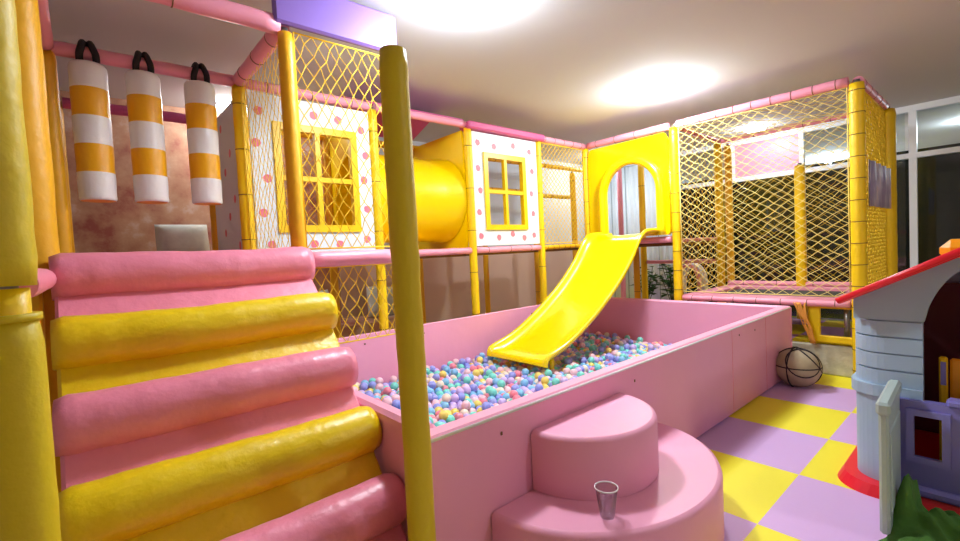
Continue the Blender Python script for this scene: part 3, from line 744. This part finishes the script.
# bound ball
bc = (5.0, 1.3, .175); BRr = .182
root = empty('strapped_ball', (bc[0], bc[1], 0), 'beige canvas ball bound with dark straps on the mats by the pit corner', 'ball')
m = MB(); n = 32
prof = [(BRr*sin(pi*k/20)*(1.04 if k > 8 else 1), -BRr*cos(pi*k/20) if k > 3 else -BRr*cos(pi*3/20)) for k in range(21)]
m.lathe([(max(r, .001), -z if 0 else z) for r, z in prof], bc, n); m.build('canvas_body', M['bag'], root)
def ring(c, nrm, R_, r, off=0, n=40):
    nrm = Vector(nrm).normalized(); a = nrm.orthogonal().normalized(); b = nrm.cross(a); rr = sqrt(max(R_*R_-off*off, 0)); C = Vector(c)+nrm*off
    return MB().tube([C+(a*cos(2*pi*k/n)+b*sin(2*pi*k/n))*rr for k in range(n+1)], r, 8)
for nr, off in (((1, .2, .1), 0), ((.1, 1, 0), .02), ((0, 0, 1), .02), ((-.75, -.5, .5), .13), ((.5, -.6, .6), .1)):
    ring(bc, nr, BRr+.003, .007, off).build('strap', M['black'], root)

# ------------------------------------------------------------------ toy house
HX = 3.18
root = empty('toy_playhouse', (3.6, 0, 0), 'grey blue plastic toy playhouse with red roof and lavender half door', 'playhouse')
def hloop(x0, x1, hw, rad, z, n=8):
    pts = []
    for cx, cy, a0 in ((x0+rad, -hw+rad, pi), (x1-rad, -hw+rad, 1.5*pi), (x1-rad, hw-rad, 0), (x0+rad, hw-rad, .5*pi)):
        for k in range(n+1): t = a0+.5*pi*k/n; pts.append((cx+rad*cos(t), cy+rad*sin(t), z))
    return pts
def shell(z0, z1, off=0, mm=None, nm='wall'):
    m = MB(); m.ring_plate(hloop(HX-off, HX+1.1+off, .575+off, .14, z0), hloop(HX+.04, HX+1.06, .535, .11, z0), (0, 0, z1-z0)); return m
# walls as a U shape: left/right/back full, front has an opening y in (-.27,.27)
def wall_course(z0, z1, off, opening=.285):
    """closed outline following the outer wall from the front opening round the back and home"""
    out = hloop(HX-off, HX+1.1+off, .575+off, .14, 0); inn = hloop(HX+.04, HX+1.06, .535, .11, 0)
    n = len(out)
    # start at front right (y=-hw..) : loop begins on x0 side at y=-hw+rad ; the front face closes between last and first
    o2 = [(HX-off, -opening, 0)]+out+[(HX-off, opening, 0)]; i2 = [(HX+.04, -opening, 0)]+inn+[(HX+.04, opening, 0)]
    m = MB(); N = len(o2)
    vs = [(x, y, z) for z in (z0, z1) for L_ in (o2, i2) for (x, y, _) in L_]
    fs = []
    for k in range(N-1):
        fs += [(k, k+1, 2*N+k+1, 2*N+k), (N+k, 3*N+k, 3*N+k+1, N+k+1), (2*N+k, 2*N+k+1, 3*N+k+1, 3*N+k), (k, N+k, N+k+1, k+1)]
    fs += [(0, 2*N, 3*N, N), (N-1, 2*N-1, 4*N-1, 3*N-1)]
    return m.add(vs, fs, 0, False)
W = MB()
def merge(a, b):
    n = len(a.v); a.v += b.v; a.f += [tuple(i+n for i in f) for f in b.f]; a.mi += b.mi; a.sm += b.sm
merge(W, wall_course(.05, .53, 0, .4))
for k in range(4):
    z0 = .585+k*.088
    merge(W, wall_course(z0, z0+.08, .0)); merge(W, wall_course(z0+.078, z0+.09, -.012))
# front gable with arch opening: columns between arch curve and roof line
def roofz(y): return 1.375-.55*abs(y)
gz0 = .585+4*.088
def archz(y): return .86+sqrt(max(0, .285**2-y*y))*1.4 if abs(y) < .285 else None
ysamp = [-.56+1.12*k/64 for k in range(65)]
for k in range(64):
    a, b = ysamp[k], ysamp[k+1]
    za = archz(a) or gz0; zb2 = archz(b) or gz0
    if (archz(a) is None) != (archz(b) is None):
        za = zb2 = gz0
    za = max(za, gz0); zb2 = max(zb2, gz0); Za, Zb = roofz(a)-.01, roofz(b)-.01
    for (xa, xb) in ((HX, HX+.035), (HX+1.06, HX+1.095)):
        zq, zr = (za, zb2) if xa == HX else (gz0, gz0)
        W.add([(xa, a, zq), (xa, b, zr), (xa, b, Zb), (xa, a, Za), (xb, a, zq), (xb, b, zr), (xb, b, Zb), (xb, a, Za)], [(0,1,2,3), (7,6,5,4), (0,4,5,1), (3,2,6,7)])
W.build('wall', M['houseblue'], root)
w2 = MB(); merge(w2, wall_course(.525, .585, .018, .285)); w2.build('ledge', M['houseblue'], root)
o = MB(); vs0 = hloop(HX-.1, HX+1.2, .66, .2, 0); vs1 = hloop(HX-.07, HX+1.17, .63, .18, .055)
o.add(vs0+vs1, [(k, (k+1) % len(vs0), len(vs0)+(k+1) % len(vs0), len(vs0)+k) for k in range(len(vs0))]+[tuple(range(len(vs0), 2*len(vs0)))], 0, False); o.build('base', M['red'], root)
MB().box(HX+.1, HX+.13, -.5, .5, .056, 1.0).build('inner_lining', M['maroon'], root) if 0 else None
MB().box(HX+1.0, HX+1.05, -.5, .5, .06, 1.05).build('inner_lining', M['maroon'], root)
# roof: two slopes with thick red edge
for s_ in (1, -1):
    m = MB(); e = .605*s_
    m.prism([(HX-.1, 0, 1.383), (HX-.1, e, 1.383-.55*.605-.0), (HX-.1, e, 1.353-.55*.605), (HX-.1, 0, 1.348)], (1.3, 0, 0))
    o = m.build('roof', M['red'], root, bevel=.008)
m = MB()
m.tube([(HX-.1, .612, 1.038), (HX-.1, .3, 1.21), (HX-.1, 0, 1.378)], .017, 10).tube([(HX-.1, -.612, 1.038), (HX-.1, -.3, 1.21), (HX-.1, 0, 1.378)], .017, 10)
m.build('roof_edge', M['red'], root)
m = MB(); pts = [(HX+.05+.9*k/12, 0, 1.395+.02*sin(pi*k/12)) for k in range(13)]; m.tube(pts, .05, 12); m.build('ridge_cap', M['orange'], root)
m = MB(); m.box(HX-.02, HX+.1, .06, .225, 1.24, 1.35, bev=.04); m.build('roof_ornament', M['orange'], root)
# lavender half door with recessed window
dr = MB(); X0 = HX-.05
def fr3(y0, y1, z0, z1, d, xx, th): # framed ring in x plane
    return dr.ring_plate([(xx, y0, z0), (xx, y1, z0), (xx, y1, z1), (xx, y0, z1)], [(xx, y0+d, z0+d), (xx, y1-d, z0+d), (xx, y1-d, z1-d), (xx, y0+d, z1-d)], (th, 0, 0))
fr3(.14, .39, .05, .54, .06, X0, .05); dr.box(X0+.0, X0+.05, .2, .33, .11, .24); fr3(.185, .345, .23, .5, .03, X0-.02, .03)
dr.box(X0, X0+.05, -.4, .14, .05, .56, bev=.02); dr.box(X0-.025, X0+.05, -.4, .2, .535, .575, bev=.012); dr.box(X0-.02, X0+.03, -.35, .08, .3, .34, bev=.012); dr.box(X0-.03, X0+.03, -.4, .38, .06, .11, bev=.015)
d_ = dr.build('half_door', M['lav'], root); d_['label'] = 'lavender half door with a small window'
MB().box(X0-.028, X0-.02, .24, .29, .17, .195, bev=.003).build('latch', M['housegreen'], d_)
# open shutter leaf
lf = MB(); mt = Matrix.Translation((HX-.06, .385, 0)) @ Matrix.Rotation(radians(2), 4, 'Z')
lf.box(-.46, 0, -.018, .018, .03, .6, bev=.01, mtx=mt).box(-.475, 0, -.026, .026, .58, .64, bev=.012, mtx=mt).box(-.42, -.06, -.024, -.014, .12, .5, bev=.01, mtx=mt)
l_ = lf.build('open_door_leaf', M['housegreen'], root); l_['label'] = 'grey green door leaf standing open'
# toy inside
root = empty('toy_chair', (3.42, .1, .06), 'orange and yellow plastic toy chair inside the playhouse', 'chair')
MB().box(3.3, 3.33, .205, .238, .06, .745, bev=.008).build('leg', M['yellow'], root); MB().box(3.2985, 3.3, .211, .231, .6, .72).build('sticker', M['lav'], root)
MB().box(3.3, 3.33, -.18, -.14, .06, .745, bev=.008).build('leg', M['yellow'], root)
MB().box(3.305, 3.335, -.14, .198, .45, .74, bev=.01).build('backrest', M['orange'], root)
MB().box(3.34, 3.65, -.16, .22, .36, .4, bev=.01).build('seat', M['orange'], root)
for y_ in (-.14, .2): MB().box(3.6, 3.64, y_-.02, y_+.02, .06, .36, bev=.005).build('leg', M['yellow'], root)
# green cloth heap
m = MB(); nx, ny = 34, 40; vs = []
for i in range(nx+1):
    for j in range(ny+1):
        x = 2.62+.42*i/nx; y = -.3+.68*j/ny
        e = min(i, nx-i, j, ny-j)/5
        h = .06+.03*sin(x*31+y*9)+.022*sin(y*41+x*13)+.012*sin(x*77-y*50)
        h += .25*math.exp(-(((x-2.86)/.07)**4+((y-.325)/.045)**4))+.05*math.exp(-((x-2.85)**2/.02+(y-.1)**2/.02))
        vs.append((x+.012*sin(y*30), y+.012*sin(x*34), max(.004, h*min(1, e))))
fs = [(i*(ny+1)+j, i*(ny+1)+j+1, (i+1)*(ny+1)+j+1, (i+1)*(ny+1)+j) for i in range(nx) for j in range(ny)]
m.add(vs, fs, 0, True)
tag(m.build('crumpled_cloth', M['greencloth']), 'dark green crumpled cloth heaped on the floor before the playhouse door', 'cloth')

# ------------------------------------------------------------------ background bits
def plant(x, y, h, label):
    root = empty('potted_plant', (x, y, 0), label, 'plant')
    MB().lathe([(.001, 0), (.1, 0), (.13, .24), (.115, .24), (.11, .2), (.001, .2)], (x, y, 0), 20).build('pot', M['pot'], root)
    st = MB(); lf = MB()
    for k in range(11):
        a = random.uniform(0, 2*pi); sp_ = random.uniform(.05, .22); top = Vector((x+cos(a)*sp_, y+sin(a)*sp_, h*random.uniform(.7, 1)))
        st.tube([(x, y, .2), (x+cos(a)*sp_*.4, y+sin(a)*sp_*.4, top.z*.6), top], .006, 6)
        for q in range(9):
            t = random.uniform(.45, 1); c = Vector((x, y, .2)).lerp(top, t); b = random.uniform(0, 2*pi); L_ = random.uniform(.12, .2)
            d = Vector((cos(b), sin(b), random.uniform(-.3, .5))).normalized(); s2 = d.cross(Vector((0,0,1))).normalized()*L_*.28
            lf.add([c, c+d*L_*.5+s2+Vector((0,0,.01)), c+d*L_, c+d*L_*.5-s2+Vector((0,0,.01)), c+d*L_*.5-Vector((0,0,.008))], [(0,1,4), (1,2,4), (2,3,4), (3,0,4)])
    st.build('stems', M['stem'], root); lf.build('foliage', M['leaf'], root)
plant(7.65, 4.3, 1.0, 'leafy dark plant behind the pit, directly right of the slide')
plant(7.85, 3.9, 1.08, 'leafy dark plant behind the pit, beside the yellow tower leg')
root = empty('arched_play_rack', (7.4, 3.3, 0), 'small white and pink arched toy rack seen past the slide tower leg', 'toy')
for dx, mm in ((0, 'whitevinyl'), (.12, 'whitevinyl'), (.24, 'pink')):
    c = [(7.4-dx, 3.3+.17*cos(pi*k/16), .74+.29*sin(pi*k/16)) for k in range(17)]
    MB().tube([(7.4-dx, 3.47, 0)]+c+[(7.4-dx, 3.13, 0)], .03, 10).build('arch_bar', M[mm], root)
def cushion(x, y, z, label, tilt):
    m = MB(); n = 14; vs = []
    for i in range(n+1):
        for j in range(n+1):
            u, v = i/n*2-1, j/n*2-1; th = .09*max(0, (1-u**4)*(1-v**4))**.5; vs.append((u*.22, th, v*.2))
    for i in range(n+1):
        for j in range(n+1):
            u, v = i/n*2-1, j/n*2-1; th = -.09*max(0, (1-u**4)*(1-v**4))**.5; vs.append((u*.22, th, v*.2))
    q = (n+1)**2; fs = []
    for i in range(n):
        for j in range(n):
            a = i*(n+1)+j; fs.append((a, a+1, a+n+2, a+n+1)); fs.append((q+a, q+a+n+1, q+a+n+2, q+a+1))
    mt = Matrix.Translation((x, y, z)) @ Matrix.Rotation(tilt, 4, 'Y') @ Matrix.Rotation(-.25, 4, 'X')
    m.add([mt @ Vector(v) for v in vs], fs, 0, True)
    tag(m.build('cushion', M['cushion']), label, 'cushion')
tag(MB().box(.6, 3.4, 5.15, 5.7, 0, .62, bev=.03).build('low_bench', M['mural']), 'brown low bench along the back wall under the platforms', 'bench')
cushion(2.95, 5.42, .81, 'pale cushion on the back bench right of the greenish post', .1)
cushion(2.05, 5.42, .81, 'pale cushion on the back bench seen through the lower net', -.15)
cushion(.75, 5.3, D+.2, 'pale patterned cushion on the platform behind the rolls', 0)

# ------------------------------------------------------------------ camera
yaw, pit, rol, F = 8.58828844e-01, 4.04882941e-02, -4.88128562e-02, 457.253514
f = Vector((cos(yaw)*cos(pit), sin(yaw)*cos(pit), -sin(pit))); r = Vector((sin(yaw), -cos(yaw), 0)); u = r.cross(f)
r2 = r*cos(rol)+u*sin(rol); u2 = r2.cross(f)
cd = bpy.data.cameras.new('camera'); cd.sensor_width = 36; cd.lens = 36*F/960; cd.clip_start = .02
co = bpy.data.objects.new('camera', cd); COL.objects.link(co)
mw = Matrix(((r2.x, u2.x, -f.x, 0), (r2.y, u2.y, -f.y, 0), (r2.z, u2.z, -f.z, 1.4), (0,0,0,1)))
co.matrix_world = mw; S.camera = co

w = bpy.data.worlds.new('world'); S.world = w; w.use_nodes = True
w.node_tree.nodes['Background'].inputs[0].default_value = (.5, .55, .6, 1); w.node_tree.nodes['Background'].inputs[1].default_value = .05
S.view_settings.view_transform = 'Standard'; S.view_settings.look = 'None'; S.view_settings.gamma = 1; S.view_settings.use_curve_mapping = False
S.view_settings.exposure = 0.4
